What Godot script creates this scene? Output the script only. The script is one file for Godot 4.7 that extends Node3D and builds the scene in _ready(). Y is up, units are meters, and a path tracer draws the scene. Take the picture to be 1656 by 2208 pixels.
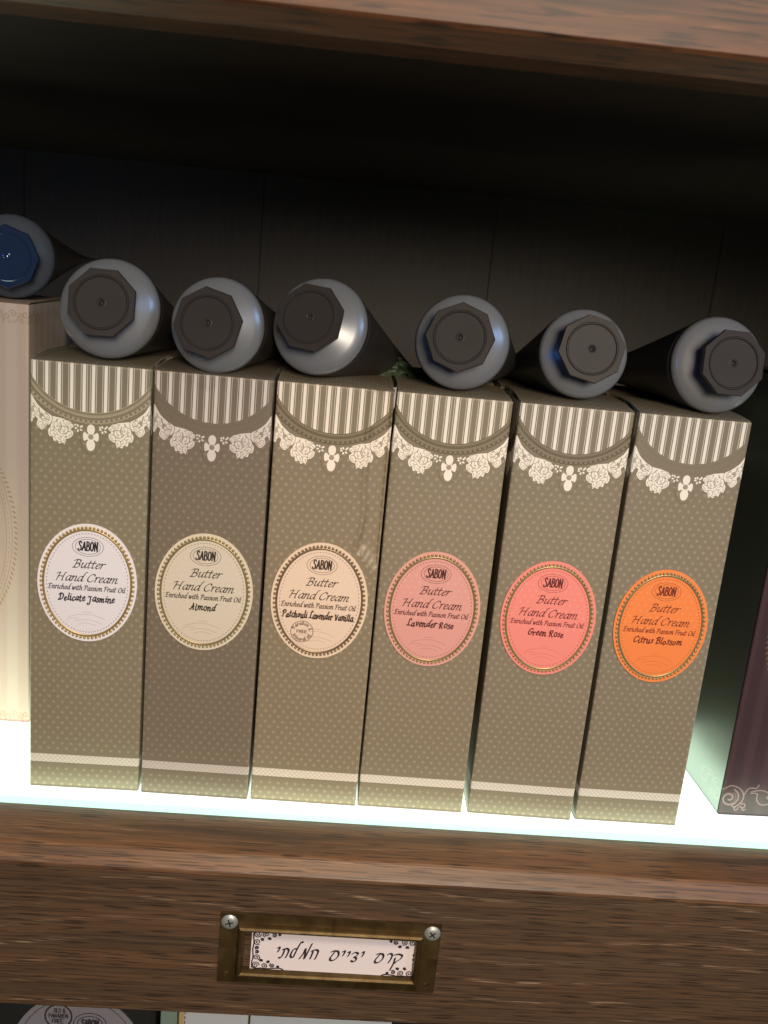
extends Node3D
# A shop shelf: six hand cream cartons on a lit glass shelf, tubes lying on top of them, oak boards above and below.

const BOX_W := 0.045
const BOX_H := 0.179
const BOX_D := 0.046
const EDGE := 0.0009

# ------------------------------------------------------------------ drawing flat print into textures
class Canvas:
	var w: int
	var h: int
	var px: PackedFloat32Array
	func _init(ww: int, hh: int, col: Color) -> void:
		w = ww
		h = hh
		px.resize(w * h * 3)
		for i in w * h:
			px[i * 3] = col.r
			px[i * 3 + 1] = col.g
			px[i * 3 + 2] = col.b
	func copy() -> Canvas:
		var c := Canvas.new(1, 1, Color.BLACK)
		c.w = w
		c.h = h
		c.px = px.duplicate()
		return c
	func put(x: int, y: int, col: Color, a: float) -> void:
		var i := (y * w + x) * 3
		px[i] += (col.r - px[i]) * a
		px[i + 1] += (col.g - px[i + 1]) * a
		px[i + 2] += (col.b - px[i + 2]) * a
	# a stroke of a pen whose nib is an ellipse: half axes na, nb, turned by ang
	func stroke(pts: PackedVector2Array, na: float, nb: float, ang: float, col: Color, alpha := 1.0) -> void:
		var ca := cos(ang)
		var sa := sin(ang)
		var reach := maxf(na, nb) + 1.0
		var soft := minf(na, nb)
		var lo := Vector2(1e9, 1e9)
		var hi := Vector2(-1e9, -1e9)
		for p in pts:
			lo = lo.min(p)
			hi = hi.max(p)
		var x0 := clampi(int(lo.x - reach), 0, w - 1)
		var y0 := clampi(int(lo.y - reach), 0, h - 1)
		var x1 := clampi(int(hi.x + reach) + 1, 0, w - 1)
		var y1 := clampi(int(hi.y + reach) + 1, 0, h - 1)
		var bw := x1 - x0 + 1
		var cov := PackedFloat32Array()
		cov.resize(maxi(bw * (y1 - y0 + 1), 1))
		for k in maxi(pts.size() - 1, 1):
			var p := pts[k]
			var q := pts[mini(k + 1, pts.size() - 1)]
			var sx0 := clampi(int(minf(p.x, q.x) - reach), x0, x1)
			var sx1 := clampi(int(maxf(p.x, q.x) + reach) + 1, x0, x1)
			var sy0 := clampi(int(minf(p.y, q.y) - reach), y0, y1)
			var sy1 := clampi(int(maxf(p.y, q.y) + reach) + 1, y0, y1)
			var a := Vector2((p.x * ca + p.y * sa) / na, (-p.x * sa + p.y * ca) / nb)
			var b := Vector2((q.x * ca + q.y * sa) / na, (-q.x * sa + q.y * ca) / nb)
			var ab := b - a
			var l2 := maxf(ab.length_squared(), 1e-9)
			for y in range(sy0, sy1 + 1):
				for x in range(sx0, sx1 + 1):
					var fx := x + 0.5
					var fy := y + 0.5
					var m := Vector2((fx * ca + fy * sa) / na, (-fx * sa + fy * ca) / nb)
					var t := clampf((m - a).dot(ab) / l2, 0.0, 1.0)
					var d := (m - a - ab * t).length()
					var c := clampf((1.0 - d) * soft + 0.5, 0.0, 1.0)
					var i := (y - y0) * bw + x - x0
					if c > cov[i]:
						cov[i] = c
		for y in range(y0, y1 + 1):
			for x in range(x0, x1 + 1):
				var c := cov[(y - y0) * bw + x - x0]
				if c > 0.0:
					put(x, y, col, c * alpha)
	func line(pts: PackedVector2Array, r: float, col: Color, alpha := 1.0) -> void:
		stroke(pts, r, r, 0.0, col, alpha)
	func poly(pts: PackedVector2Array, col: Color, alpha := 1.0) -> void:
		var lo := 1e9
		var hi := -1e9
		for p in pts:
			lo = minf(lo, p.y)
			hi = maxf(hi, p.y)
		var n := pts.size()
		for y in range(maxi(int(lo), 0), mini(int(hi) + 1, h - 1) + 1):
			var row := PackedFloat32Array()
			row.resize(w)
			var any := false
			for s in 3:
				var yy := y + (s + 0.5) / 3.0
				var xs := []
				for k in n:
					var a := pts[k]
					var b := pts[(k + 1) % n]
					if (a.y <= yy) != (b.y <= yy):
						xs.append(a.x + (b.x - a.x) * (yy - a.y) / (b.y - a.y))
				xs.sort()
				for k in range(0, xs.size() - 1, 2):
					var xa: float = maxf(xs[k], 0.0)
					var xb: float = minf(xs[k + 1], float(w))
					for x in range(int(xa), mini(int(xb) + 1, w)):
						row[x] += clampf(minf(xb, x + 1.0) - maxf(xa, float(x)), 0.0, 1.0) / 3.0
						any = true
			if any:
				for x in w:
					if row[x] > 0.0:
						put(x, y, col, row[x] * alpha)
	func ellipse(c: Vector2, rx: float, ry: float, col: Color, alpha := 1.0, turn := 0.0) -> void:
		var p := PackedVector2Array()
		for k in 28:
			p.append(c + Vector2(cos(TAU * k / 28) * rx, sin(TAU * k / 28) * ry).rotated(turn))
		poly(p, col, alpha)
	func image() -> Image:
		var by := PackedByteArray()
		by.resize(w * h * 3)
		for i in px.size():
			by[i] = int(clampf(px[i] * 255.0 + 0.5, 0.0, 255.0))
		return Image.create_from_data(w, h, false, Image.FORMAT_RGB8, by)
	func texture() -> ImageTexture:
		return ImageTexture.create_from_image(image())


func smooth(raw: PackedVector2Array, closed := false, per := 7) -> PackedVector2Array:
	var n := raw.size()
	if n < 3:
		return raw
	var o := PackedVector2Array()
	var spans := n if closed else n - 1
	for i in spans:
		var a := raw[(i - 1 + n) % n] if closed or i > 0 else raw[0]
		var b := raw[i]
		var c := raw[(i + 1) % n]
		var d := raw[(i + 2) % n] if closed or i + 2 < n else raw[n - 1]
		for k in per:
			o.append(b.cubic_interpolate(c, a, d, float(k) / per))
	if not closed:
		o.append(raw[n - 1])
	return o


func points(text: String) -> PackedVector2Array:
	var f := text.split_floats(" ", false)
	var o := PackedVector2Array()
	for i in range(0, f.size() - 1, 2):
		o.append(Vector2(f[i], f[i + 1]))
	return o


# Pen skeletons: advance | strokes parted by «;». x-height 10, capitals 15, ascenders 17.
var italic := {
	"a": "9.5|8 8.6 6 10 3 8.8 1 5.5 1 2 3 0 5.5 2 8 6.8;8.4 10 7.6 4 7.7 1 8.8 0 10.4 1.6",
	"c": "7.6|7 8.4 5.5 10 3 8.8 1.2 5.5 1.2 2 3 0 5 0.5 7.4 2.8",
	"d": "10|8 8.6 6 10 3 8.8 1 5.5 1 2 3 0 5.5 2 8 6.8;13 18.4 10.6 17.6 9 12 7.7 2.4 8.6 0 10.6 1.6",
	"e": "7.4|1.4 4.6 5 6 6.4 8.2 5 10 2.8 9 1.2 5.5 1.3 1.8 3.2 0 5.2 0.6 7.6 2.8",
	"h": "10|2.2 17 1 0;1.2 5 4 9 6.4 10 7.4 8.5 6.8 3 7.1 0.6 8.2 0 10 1.6",
	"i": "4.4|0 8 1.8 10 1.6 5 1.5 1.5 2.6 0 4.6 1.6;2.6 14 2.9 14.2",
	"l": "4.4|2.4 17 1.6 8 1.4 2 2.6 0 4.6 1.6",
	"m": "15|0 8.4 1.7 10 1.2 0;1.4 5 4 9 6 10 6.9 8.5 6.3 0;6.4 5 9 9 11 10 12.1 8.5 11.6 2.5 12.1 0.4 13.2 0 15.4 1.6",
	"n": "10|0 8.4 1.7 10 1.2 0;1.4 5 4 9 6.2 10 7.3 8.5 6.8 2.5 7.2 0.4 8.2 0 10.4 1.6",
	"o": "9|4.5 10 2 8.5 1 5 1.6 1.5 4 0 6.6 1.6 7.8 5.2 6.8 8.8 4.5 10",
	"r": "6.6|0 8.4 1.7 10 1.2 0;1.4 5.5 3.6 9 5.4 10.2 7.2 9.2",
	"s": "6.4|6 8.8 4.2 10 2 9 2 7 4.2 5.2 5.4 3 4.4 0.8 2.2 0 0.2 1.3",
	"t": "6|2.6 14.6 1.8 8 1.6 2 2.8 0 5.2 1.5;-0.4 10 6 10.3",
	"u": "10|0 8.4 1.7 10 1.2 5 1.2 1.6 2.8 0 5 1.6 7.4 6.8;7.9 10 7.2 4 7.4 0.8 8.4 0 10.4 1.6",
	"v": "8|0 9 1.5 10 2.8 5 3.4 0 6 4 7.4 8.5 6.6 10",
	"w": "12.4|0 9 1.5 10 2 4 2.6 0 5 4 6.4 9.6 6.6 4 7.4 0 10 4 11.4 8.5 10.4 10",
	"b": "8.6|2.4 17 1.4 8 1.2 2 3 0 6 1.5 7.5 5 6.8 9 4.5 10 1.5 7",
	"B": "12|3.4 15 2.6 6 1.4 0;-1.6 13.2 1.6 15.4 6.8 15.5 9.6 13.6 9 10 6 8.4 3 8.2;4.5 8.2 8.4 7.6 10.2 5 8.8 1.4 5 0 -0.4 0.2",
	"H": "16|3.6 15 2.6 7 1.4 0;12.6 15 11.4 7 11.2 1 12.6 0;-1.6 13 1 15 4.6 15;2.2 7.8 6.5 8.2 11.4 8;12.6 15 15 15.8",
	"C": "13|12 12.4 9.8 15.2 6.2 14.8 2.6 11.4 1 6 2.2 1.6 5.4 0 8.6 0.8 11.8 3.6",
	"E": "11|10.4 14.4 7 15.2 3.4 14.8 2.4 7 1.4 0.2 5 0 9.6 0.8;2.4 8 7.8 8.3;-1.4 12.6 0.8 15 3.4 14.8",
	"P": "10.4|3.4 15 2.4 7 1.4 0;-1.6 12 1 15.2 6.5 15.4 9.4 13 8.8 9.4 5.8 7.4 2.6 7.2",
	"F": "10|10.4 14.4 7 15.2 3.4 14.8 2.4 7 1.4 0;2.4 8 7.4 8.3;-1.4 12.6 0.8 15 3.4 14.8",
	"M": "15|0.6 0 2.6 15;2.6 15 6.4 2 11.6 15;11.6 15 12.6 0",
	"O": "14|6.8 15 3 12.8 1.2 7.6 2.4 2 6.4 0 10.8 2.4 12.4 7.6 11 13 6.8 15",
	"&": "9|8.4 4 5 0.2 1.8 0.6 1 4 5 9.4 5.6 13 3.4 14 2.4 11 5 6 9 0",
	" ": "5|",
}
var hand := {
	"D": "12|2.4 15 2 8 1.6 0;-2 11 1.4 15 7 14 10 9.6 8.8 4 4 0 -1.4 -0.6 -2.6 1",
	"J": "11|0 13 3 15 7 13.6 10 14.6;7 13.8 7 5 6 -4 2.6 -7 -1 -5.4 0.4 -3",
	"A": "11.4|-2.4 0.6 0 -0.4 3 4 6 14.6;5.6 15 6.6 7 7.4 0 9 0.6;1.6 5.6 8.6 6.6",
	"P": "11|2 15 1.6 7 1.2 -1;-1.6 11 1 15 6.4 15.6 9.6 12.6 7 8.4 2 7.4",
	"L": "10|8.6 14 6.4 16.4 4 15 3.2 9 2.6 3 -0.6 -0.4 3 1.2 7 -0.2 9 0.4",
	"V": "11|0 13.4 1.6 15 4.4 0.4 8 9 10.4 15",
	"R": "11|2.2 14 1.6 7 1.2 0;-0.6 11 2.4 15.4 7.6 15.2 8 11 2.4 8;4 8.4 7 3 9.6 0",
	"G": "12|10.8 12.6 8 15 4 13.6 1 8 1.4 2 5 0 9.4 3 10 7;6 7 11 7.2",
	"C": "12|11.4 12 8.6 15 4 13 1 7.4 1.6 2 5.4 0 10.6 3",
	"B": "11|2.4 14.6 1.8 7 1.2 0;-1 12 2.6 15.4 7.6 14.6 7.8 10.6 2.4 8.2;2.4 8.2 8.4 7.4 8.8 2 4.6 0 0.4 0.6",
}
var caps := {
	"S": "7|6 12.6 4 15 1.4 13.4 1.8 10 4.6 7 5.2 2.6 2.6 0 0 0.8 -0.6 2.6",
	"A": "8|0 0 2.4 7 4.2 14.4;4.2 14.4 5.4 7 6.6 0;1.4 4.6 6 5.2",
	"B": "7.6|1.2 15 1 0;1.2 15 5 14 5 9.6 1.2 8;1.2 8 6.2 6.4 5.8 1 1 0",
	"O": "8|3.6 15 1 11.6 0.8 4 3.4 0 6 3.4 6.2 11.4 3.6 15",
	"N": "8|1 0 1 14.6;1 14.6 3.8 7.6 6.4 0;6.4 0 6.4 15",
	"L": "6|1 15 1 0 5 0", "P": "7|1 0 1 15;1 15 5.6 13.4 5.4 8.4 1 7.4", "R": "7.4|1 0 1 15;1 15 5.6 13.4 5.4 8.6 1 7.6;3 7.6 6.4 0",
	"E": "6.6|5.4 15 1 15 1 0 5.6 0;1 8 4.6 8", "F": "6|5.4 15 1 15 1 0;1 8 4.6 8", "&": "8.6|7.4 5 4 0 1.2 3 5 11 3.4 15 1.8 12 7.6 0", " ": "4|",
}
# the words on the shelf card, letter by letter from left to right
var script_letters := {
	"yod": "5|0.6 9 2.2 10 2.8 8 2 5",
	"tav": "11|-1 -0.4 1 -0.6 2.6 3 3 9.4;1 9 5 10.2 8 8.4 8 4 7 0",
	"alef": "10|8.6 16.6 7.2 17.4 6 15 4.4 7 3.6 0;4 9.4 1 8.8 -0.4 5 0 1 2 -0.6",
	"mem": "10|0 -0.6 2.4 5 3.2 10 4.6 4 5.4 0 8.4 15.6",
	"het": "10|1 0 1.6 5 1.4 9;0 8.6 4.4 10.2 7.4 8.6 7.4 4 6.6 0",
	"memsofit": "11|0 9 3 10.2 7.4 9.4 8.8 5 6 0.6 2 -0.4 0.4 2 2 6 3.8 9.6",
	"dalet": "9|0.4 8.6 3.2 10.2 6.8 9 5.6 6.4 3.4 5 6 4 6.6 1.4 4 -0.4 1.2 0.6",
	"resh": "8|0.6 9 3.4 10.2 6 8.4 6 4.4 4.8 0",
	"qof": "10|0 9.4 4 10.4 8.4 9 7.6 5.4 4 2.4 3 0.6;1.4 6 1.6 0 0 -7",
	" ": "11|",
}


func glyphs(c: Canvas, rows: Array, at: Vector2, sx: float, sy: float, shear: float, na: float, nb: float, ang: float, col: Color, turn := 0.0, track := 0.0, shaky := 0.0) -> void:
	var x := 0.0
	var count := 0
	for g: String in rows:
		var cut := g.split("|")
		count += 1
		var lift := sin(count * 2.4) * shaky
		var grow := 1.0 + sin(count * 1.7 + 1.0) * shaky * 0.07
		for s in cut[1].split(";", false):
			var o := PackedVector2Array()
			for p in smooth(points(s)):
				o.append(at + Vector2((x + p.x * grow + p.y * (shear + lift * 0.05)) * sx, -(p.y * grow + lift) * sy).rotated(turn))
			c.stroke(o, na, nb, ang, col)
		x += cut[0].to_float() + track


func look_up(text: String, first: Dictionary) -> Array:
	var rows := []
	for ch in text:
		rows.append(first[ch] if first.has(ch) else italic[ch])
	return rows


# centred on cx, fitted to a width
func write(c: Canvas, rows: Array, cx: float, base: float, width: float, xh: float, shear: float, na: float, nb: float, ang: float, col: Color, track := 0.0, shaky := 0.0) -> void:
	var total := 0.0
	for g: String in rows:
		total += g.get_slice("|", 0).to_float() + track
	var sx := width / total
	glyphs(c, rows, Vector2(cx - width / 2.0, base), sx, xh / 10.0, shear, na, nb, ang, col, 0.0, track, shaky)


func write_round(c: Canvas, text: String, centre: Vector2, r: float, mid: float, step: float, s: float, inward: bool, na: float, col: Color) -> void:
	var rows := look_up(text, {})
	var total := 0.0
	for g: String in rows:
		total += g.get_slice("|", 0).to_float()
	var x := 0.0
	for g: String in rows:
		var a := g.get_slice("|", 0).to_float()
		var k := (x + a / 2.0 - total / 2.0) * step
		var phi := mid + (-k if inward else k)
		var p := centre + Vector2(cos(phi), sin(phi)) * r
		var turn := phi - PI / 2 if inward else phi + PI / 2
		glyphs(c, [g], p - Vector2(a / 2 * s, 0).rotated(turn), s, s, 0.05, na, na * 0.7, 0.0, col, turn)
		x += a


func spiral(c: Vector2, r: float, turns: float, start: float, flip := 1.0) -> PackedVector2Array:
	var o := PackedVector2Array()
	for k in 22:
		var t := k / 21.0
		o.append(c + Vector2(cos(start + TAU * turns * t * flip), sin(start + TAU * turns * t * flip)) * r * (1.0 - 0.82 * t))
	return o


# ------------------------------------------------------------------ prints
func carton_print() -> Array:
	var w := 512
	var h := 2036
	var mm := w / 45.0
	var tan_ := Color8(133, 124, 107)
	var dot := Color8(170, 159, 140)
	var white := Color8(244, 239, 231)
	var grey := Color8(150, 141, 126)
	var c := Canvas.new(w, h, tan_)
	var centre := Vector2(22.9, -7.6)
	# little four-petalled diamonds
	var row := 0
	var v := 14.0
	while v < 180.0:
		for k in range(-1, 14):
			var p := Vector2((k * 3.62 + (1.81 if row % 2 else 0.0) + 0.6), v)
			if (p - centre).length() < 35.0 and v < 34.0 and (p - centre).length() < 33.5 or absf(v - 165.6) < 2.6:
				continue
			for y in range(maxi(int((p.y - 0.8) * mm), 0), mini(int((p.y + 0.8) * mm) + 2, h)):
				for x in range(maxi(int((p.x - 0.8) * mm), 0), mini(int((p.x + 0.8) * mm) + 2, w)):
					var d := Vector2((x + 0.5) / mm, (y + 0.5) / mm) - p
					var a := absf(d.x + d.y) * 0.7071
					var b := absf(d.x - d.y) * 0.7071
					var m := clampf((0.50 - maxf(a, b)) * mm + 0.5, 0, 1) * clampf((minf(a, b) - 0.08) * mm + 0.5, 0.15, 1)
					if m > 0.0:
						c.put(x, y, dot, m)
		v += 2.37
		row += 1
	# stripes above the swag
	var wide := [0.035, 0.138, 0.241, 0.344, 0.447, 0.523, 0.626, 0.729, 0.832, 0.935]
	for y in int(24.0 * mm):
		for x in w:
			var p := Vector2((x + 0.5) / mm, (y + 0.5) / mm)
			var r := (p - centre).length()
			if r > 31.5:
				continue
			c.put(x, y, tan_, clampf((30.6 - r) * mm, 0, 1))
			if r < 26.1:
				var u := p.x / 45.0
				var near := 9.0
				for s in wide:
					near = minf(near, absf(u - s))
				near *= 45.0
				var m := clampf((0.62 - near) * mm + 0.5, 0, 1)
				m = maxf(m, 0.75 * clampf((0.14 - absf(near - 1.15)) * mm + 0.5, 0, 1))
				m *= clampf((26.0 - r) * mm + 0.5, 0, 1)
				c.put(x, y, white, m)
				c.put(x, y, Color8(112, 99, 80), 0.5 * clampf((0.1 - absf(near - 0.85)) * mm + 0.5, 0, 1) * clampf((26.0 - r) * mm + 0.5, 0, 1))
	# the white lace
	var big := "-15.2 21.0 -14.9 24.0 -16.1 26.4 -15.6 28.6 -14.4 28.8 -13.9 30.4 -12.6 30.2 -11.9 31.3 -10.8 30.9 -9.7 31.4 -9.8 29.6 -8.2 29.0 -6.9 27.8 -6.7 26.2 -7.6 25.6 -6.9 24.4 -7.6 22.6 -9.4 21.8 -12 21.2"
	var small := "-22.9 13.0 -20 16.8 -17 19.4 -14.8 20.8 -15 23.4 -16.6 25.0 -18.2 26.4 -19.4 25.8 -20.4 24.4 -20.0 22.4 -21.2 21.6 -22.0 23.4 -22.9 22.6"
	var pendant := "0 22.9 -1.2 23.6 -1.5 25.2 -1.0 26.8 -2.4 26.0 -3.0 27.2 -2.6 29.4 -1.1 28.9 -1.7 30.6 -1.2 32.6 0 33.3 1.2 32.6 1.7 30.6 1.1 28.9 2.6 29.4 3.0 27.2 2.4 26.0 1.0 26.8 1.5 25.2 1.2 23.6"
	for shape in [big, small, pendant]:
		for side in ([1.0] if shape == pendant else [1.0, -1.0]):
			var o := PackedVector2Array()
			for p in points(shape):
				o.append(Vector2((22.9 + p.x * side) * mm, p.y * mm))
			o = smooth(o, true)
			var ring := o.duplicate()
			ring.append(o[0])
			c.line(ring, 0.22 * mm, Color8(118, 105, 86), 0.6)
			c.poly(o, white)
	for side in [1.0, -1.0]:
		for s in ["-12.6 21.8 -13.2 24 -12 26.6 -10 27.4 -8.6 26.2 -9 24.6 -10.4 24.4", "-10.6 22.2 -8.8 22.6 -7.6 23.8 -8.6 25", "-14.2 25 -13.4 27.4 -11.6 28.6 -10 28.6", "-9.4 28.4 -9.9 29.6 -11 30.4", "-11.6 23 -11 25 -11.8 26", "-8 26.2 -8.4 27.8 -9.6 28.6", "-19.6 18.2 -18.8 20.6 -17 21.4 -15.8 22.8", "-18.8 22 -17.4 23.4 -18.2 25.2", "-17 19.8 -15.9 21 -16.4 22.2 -17.6 22", "-21.6 16.4 -20.8 18.4 -21.4 20.4 -22.4 20.6", "-16.8 23.4 -16.2 24.4 -17.2 25", "-12.8 22.4 -14 23.8 -14.4 26.2"]:
			var o := PackedVector2Array()
			for p in points(s):
				o.append(Vector2((22.9 + p.x * side) * mm, p.y * mm))
			c.line(smooth(o), 0.17 * mm, grey, 0.9)
		c.ellipse(Vector2(22.9 - 18.7 * side, 21.0) * mm, 0.55 * mm, 1.1 * mm, grey, 0.75, 0.5 * side)
		c.ellipse(Vector2(22.9 - 11.2 * side, 25.2) * mm, 0.5 * mm, 1.2 * mm, grey, 0.45, -0.2 * side)
		c.ellipse(Vector2(22.9 - 21.9 * side, 19.0) * mm, 0.7 * mm, 1.7 * mm, grey, 0.55)
		for k in 5:
			var a := TAU * k / 5 + 0.6
			c.ellipse(Vector2(22.9 - 4.6 * side + cos(a) * 1.05, 24.5 + sin(a) * 1.05 + 0.2) * mm, 0.55 * mm, 0.36 * mm, white, 1.0, a)
		c.ellipse(Vector2(22.9 - 5.9 * side, 23.5) * mm, 0.4 * mm, 0.4 * mm, white)
		c.ellipse(Vector2(22.9 - 3.4 * side, 23.9) * mm, 0.4 * mm, 0.4 * mm, white)
	for side in [1.0, -1.0]:
		for q in ["-13.9 27.6 1.5 1.0 0.5", "-12.3 29.2 1.5 0.9 0.9", "-10.3 29.6 1.3 0.9 1.5", "-8.3 27.4 1.2 0.8 2.2", "-7.6 24.0 1.1 0.9 0.2", "-9.2 22.9 1.2 0.8 0.5", "-14.4 24.8 0.8 1.5 0.2", "-10.6 26.0 0.7 1.6 0.3", "-12.9 24.4 0.8 1.6 -0.3", "-18.6 24.6 1.4 0.8 0.9", "-17.2 23.6 1.1 0.7 0.3", "-20.4 19.4 0.8 1.7 -0.5", "-16.6 21.2 1.2 0.7 0.7", "-21.7 21.0 0.7 1.4 0.1"]:
			var f: PackedFloat64Array = q.split_floats(" ")
			var at := Vector2(22.9 + f[0] * side, f[1]) * mm
			c.ellipse(at, (f[2] + 0.17) * mm, (f[3] + 0.17) * mm, Color8(140, 130, 114), 0.75, f[4] * side)
			c.ellipse(at, f[2] * mm, f[3] * mm, white, 1.0, f[4] * side)
			c.ellipse(at + Vector2(0.25 * side, 0.2) * mm, f[2] * 0.5 * mm, f[3] * 0.3 * mm, grey, 0.4, f[4] * side)
	c.ellipse(Vector2(22.9, 27.8) * mm, 1.0 * mm, 1.0 * mm, grey, 0.9)
	c.line(smooth(points("%f %f %f %f %f %f" % [21.6 * mm, 26.6 * mm, 22.9 * mm, 27.0 * mm, 24.2 * mm, 26.6 * mm])), 0.12 * mm, grey, 0.7)
	for s in ["-3.8 29.4 -3.2 32 -1.6 34 0 34.6 1.6 34 3.2 32 3.8 29.4", "-4.4 26 -4 28.4 -4.4 30"]:
		var o := PackedVector2Array()
		for p in points(s):
			o.append(Vector2(22.9 + p.x, p.y) * mm)
		c.line(smooth(o), 0.13 * mm, Color8(108, 95, 76), 0.7)
	# the pale ribbon near the foot, with its faint lattice
	for y in range(int(163.8 * mm), int(167.5 * mm)):
		for x in w:
			var p := Vector2(x / mm, y / mm)
			var a := absf(fposmod(p.x + p.y, 1.9) - 0.95)
			var b := absf(fposmod(p.x - p.y, 1.9) - 0.95)
			c.put(x, y, Color8(216, 209, 203), 1.0)
			if minf(a, b) < 0.13:
				c.put(x, y, Color8(168, 158, 148), 0.7)
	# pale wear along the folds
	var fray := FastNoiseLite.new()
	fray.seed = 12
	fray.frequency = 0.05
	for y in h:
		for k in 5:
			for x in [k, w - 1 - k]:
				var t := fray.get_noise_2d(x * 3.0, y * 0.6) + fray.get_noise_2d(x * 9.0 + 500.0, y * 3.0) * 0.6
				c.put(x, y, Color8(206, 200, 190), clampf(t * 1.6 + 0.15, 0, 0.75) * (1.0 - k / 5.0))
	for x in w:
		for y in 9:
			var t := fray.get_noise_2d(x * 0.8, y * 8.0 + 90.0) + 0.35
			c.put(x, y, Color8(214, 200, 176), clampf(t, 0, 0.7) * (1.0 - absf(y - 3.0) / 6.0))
	# the band of scales, its varnish gloss put into the colour
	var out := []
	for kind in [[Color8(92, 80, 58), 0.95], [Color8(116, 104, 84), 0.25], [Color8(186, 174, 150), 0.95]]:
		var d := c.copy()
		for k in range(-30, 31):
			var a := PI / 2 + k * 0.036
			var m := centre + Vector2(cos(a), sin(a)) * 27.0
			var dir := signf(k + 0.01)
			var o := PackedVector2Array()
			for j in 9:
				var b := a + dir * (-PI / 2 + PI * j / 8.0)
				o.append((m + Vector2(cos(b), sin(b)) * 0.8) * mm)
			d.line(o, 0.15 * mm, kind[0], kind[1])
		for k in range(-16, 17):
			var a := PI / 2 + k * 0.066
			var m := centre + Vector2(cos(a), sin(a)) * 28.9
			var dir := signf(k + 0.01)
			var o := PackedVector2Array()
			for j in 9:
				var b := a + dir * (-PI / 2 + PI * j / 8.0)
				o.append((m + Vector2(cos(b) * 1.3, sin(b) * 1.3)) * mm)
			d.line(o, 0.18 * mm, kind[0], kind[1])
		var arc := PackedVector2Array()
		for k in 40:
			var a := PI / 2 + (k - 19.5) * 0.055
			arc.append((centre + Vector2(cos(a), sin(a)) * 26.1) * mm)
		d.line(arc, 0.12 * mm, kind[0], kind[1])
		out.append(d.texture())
	return out


func label_print(paper: Color, rim: Color, ink: Color, scent: String, scent_width: float, stamp: bool) -> ImageTexture:
	var w := 480
	var h := 606
	var c := Canvas.new(w, h, rim)
	var o := Vector2(w / 2.0, h / 2.0)
	c.ellipse(o, 0.86 * w / 2, 0.88 * h / 2, paper)
	var pale := paper.lerp(Color.WHITE, 0.16)
	for j in 20:
		for k in 14:
			var p := Vector2(k * 36 + (18 if j % 2 else 0), j * 32)
			var q := (p - o) / o
			if q.length() < 0.8 and j < 12:
				c.ellipse(p, 5.5, 5.5, pale, 0.8)
	var soft := ink.lerp(paper, 0.35)
	# stitched line inside the border
	for k in 84:
		var a := TAU * k / 84
		var p := o + Vector2(cos(a) * 0.815 * w / 2, sin(a) * 0.838 * h / 2)
		c.line(PackedVector2Array([p, p + Vector2(-sin(a) * 4.6, cos(a) * 4.6)]), 1.6, soft, 0.75)
	# the maker's oval
	for r in [[0.31, 0.158], [0.25, 0.124]]:
		var e := PackedVector2Array()
		for k in 49:
			e.append(o + Vector2(cos(TAU * k / 48) * r[0] * w / 2, -0.62 * h / 2 + sin(TAU * k / 48) * r[1] * h / 2))
		c.line(e, 0.9, ink, 0.8)
	write(c, look_up("SABON", caps), o.x + 2, o.y - 0.555 * o.y, 0.39 * o.x, 30, 0.05, 3.3, 2.9, 0, ink, 0.4)
	write(c, look_up("Butter", {}), o.x + 4, o.y - 0.262 * o.y, 0.62 * o.x, 26, 0.34, 3.0, 1.2, -0.6, ink, 1.0)
	write(c, look_up("Hand Cream", {}), o.x - 4, o.y - 0.03 * o.y, 1.24 * o.x, 26, 0.34, 3.0, 1.2, -0.6, ink, 1.0)
	write(c, look_up("Enriched with Passion Fruit Oil", {}), o.x - 2, o.y + 0.118 * o.y, 1.54 * o.x, 16, 0.25, 2.0, 1.1, -0.6, ink, 1.3)
	write(c, look_up(scent, hand), o.x, o.y + 0.305 * o.y, scent_width * o.x, 21, 0.16, 3.2, 2.3, -0.6, ink, 2.2, 1.3)
	# faint lotus lines at the foot
	for s in ["-90 180 -50 166 0 160 50 168 90 184", "-60 200 -20 190 30 192 74 208", "-40 214 0 206 44 216", "-100 196 -80 186 -40 184", "-20 150 10 148 24 152"]:
		var e := PackedVector2Array()
		for p in points(s):
			e.append(o + p)
		c.line(smooth(e), 1.3, soft, 0.28)
	if stamp:
		var m := o + Vector2(-0.31 * o.x, 0.545 * o.y)
		var e := PackedVector2Array()
		for k in 41:
			e.append(m + Vector2(cos(TAU * k / 40), sin(TAU * k / 40)) * 0.232 * o.x)
		c.line(e, 1.3, ink, 0.9)
		write(c, look_up("FREE", caps), m.x, m.y + 7, 0.22 * o.x, 9.5, 0, 1.5, 0.9, 0, ink)
		write_round(c, "Paraben &", m, 36, -PI / 2, 0.036, 1.1, false, 1.4, ink)
		write_round(c, "Mineral oil", m, 50, PI / 2, 0.031, 1.1, true, 1.4, ink)
	return c.texture()


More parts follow.
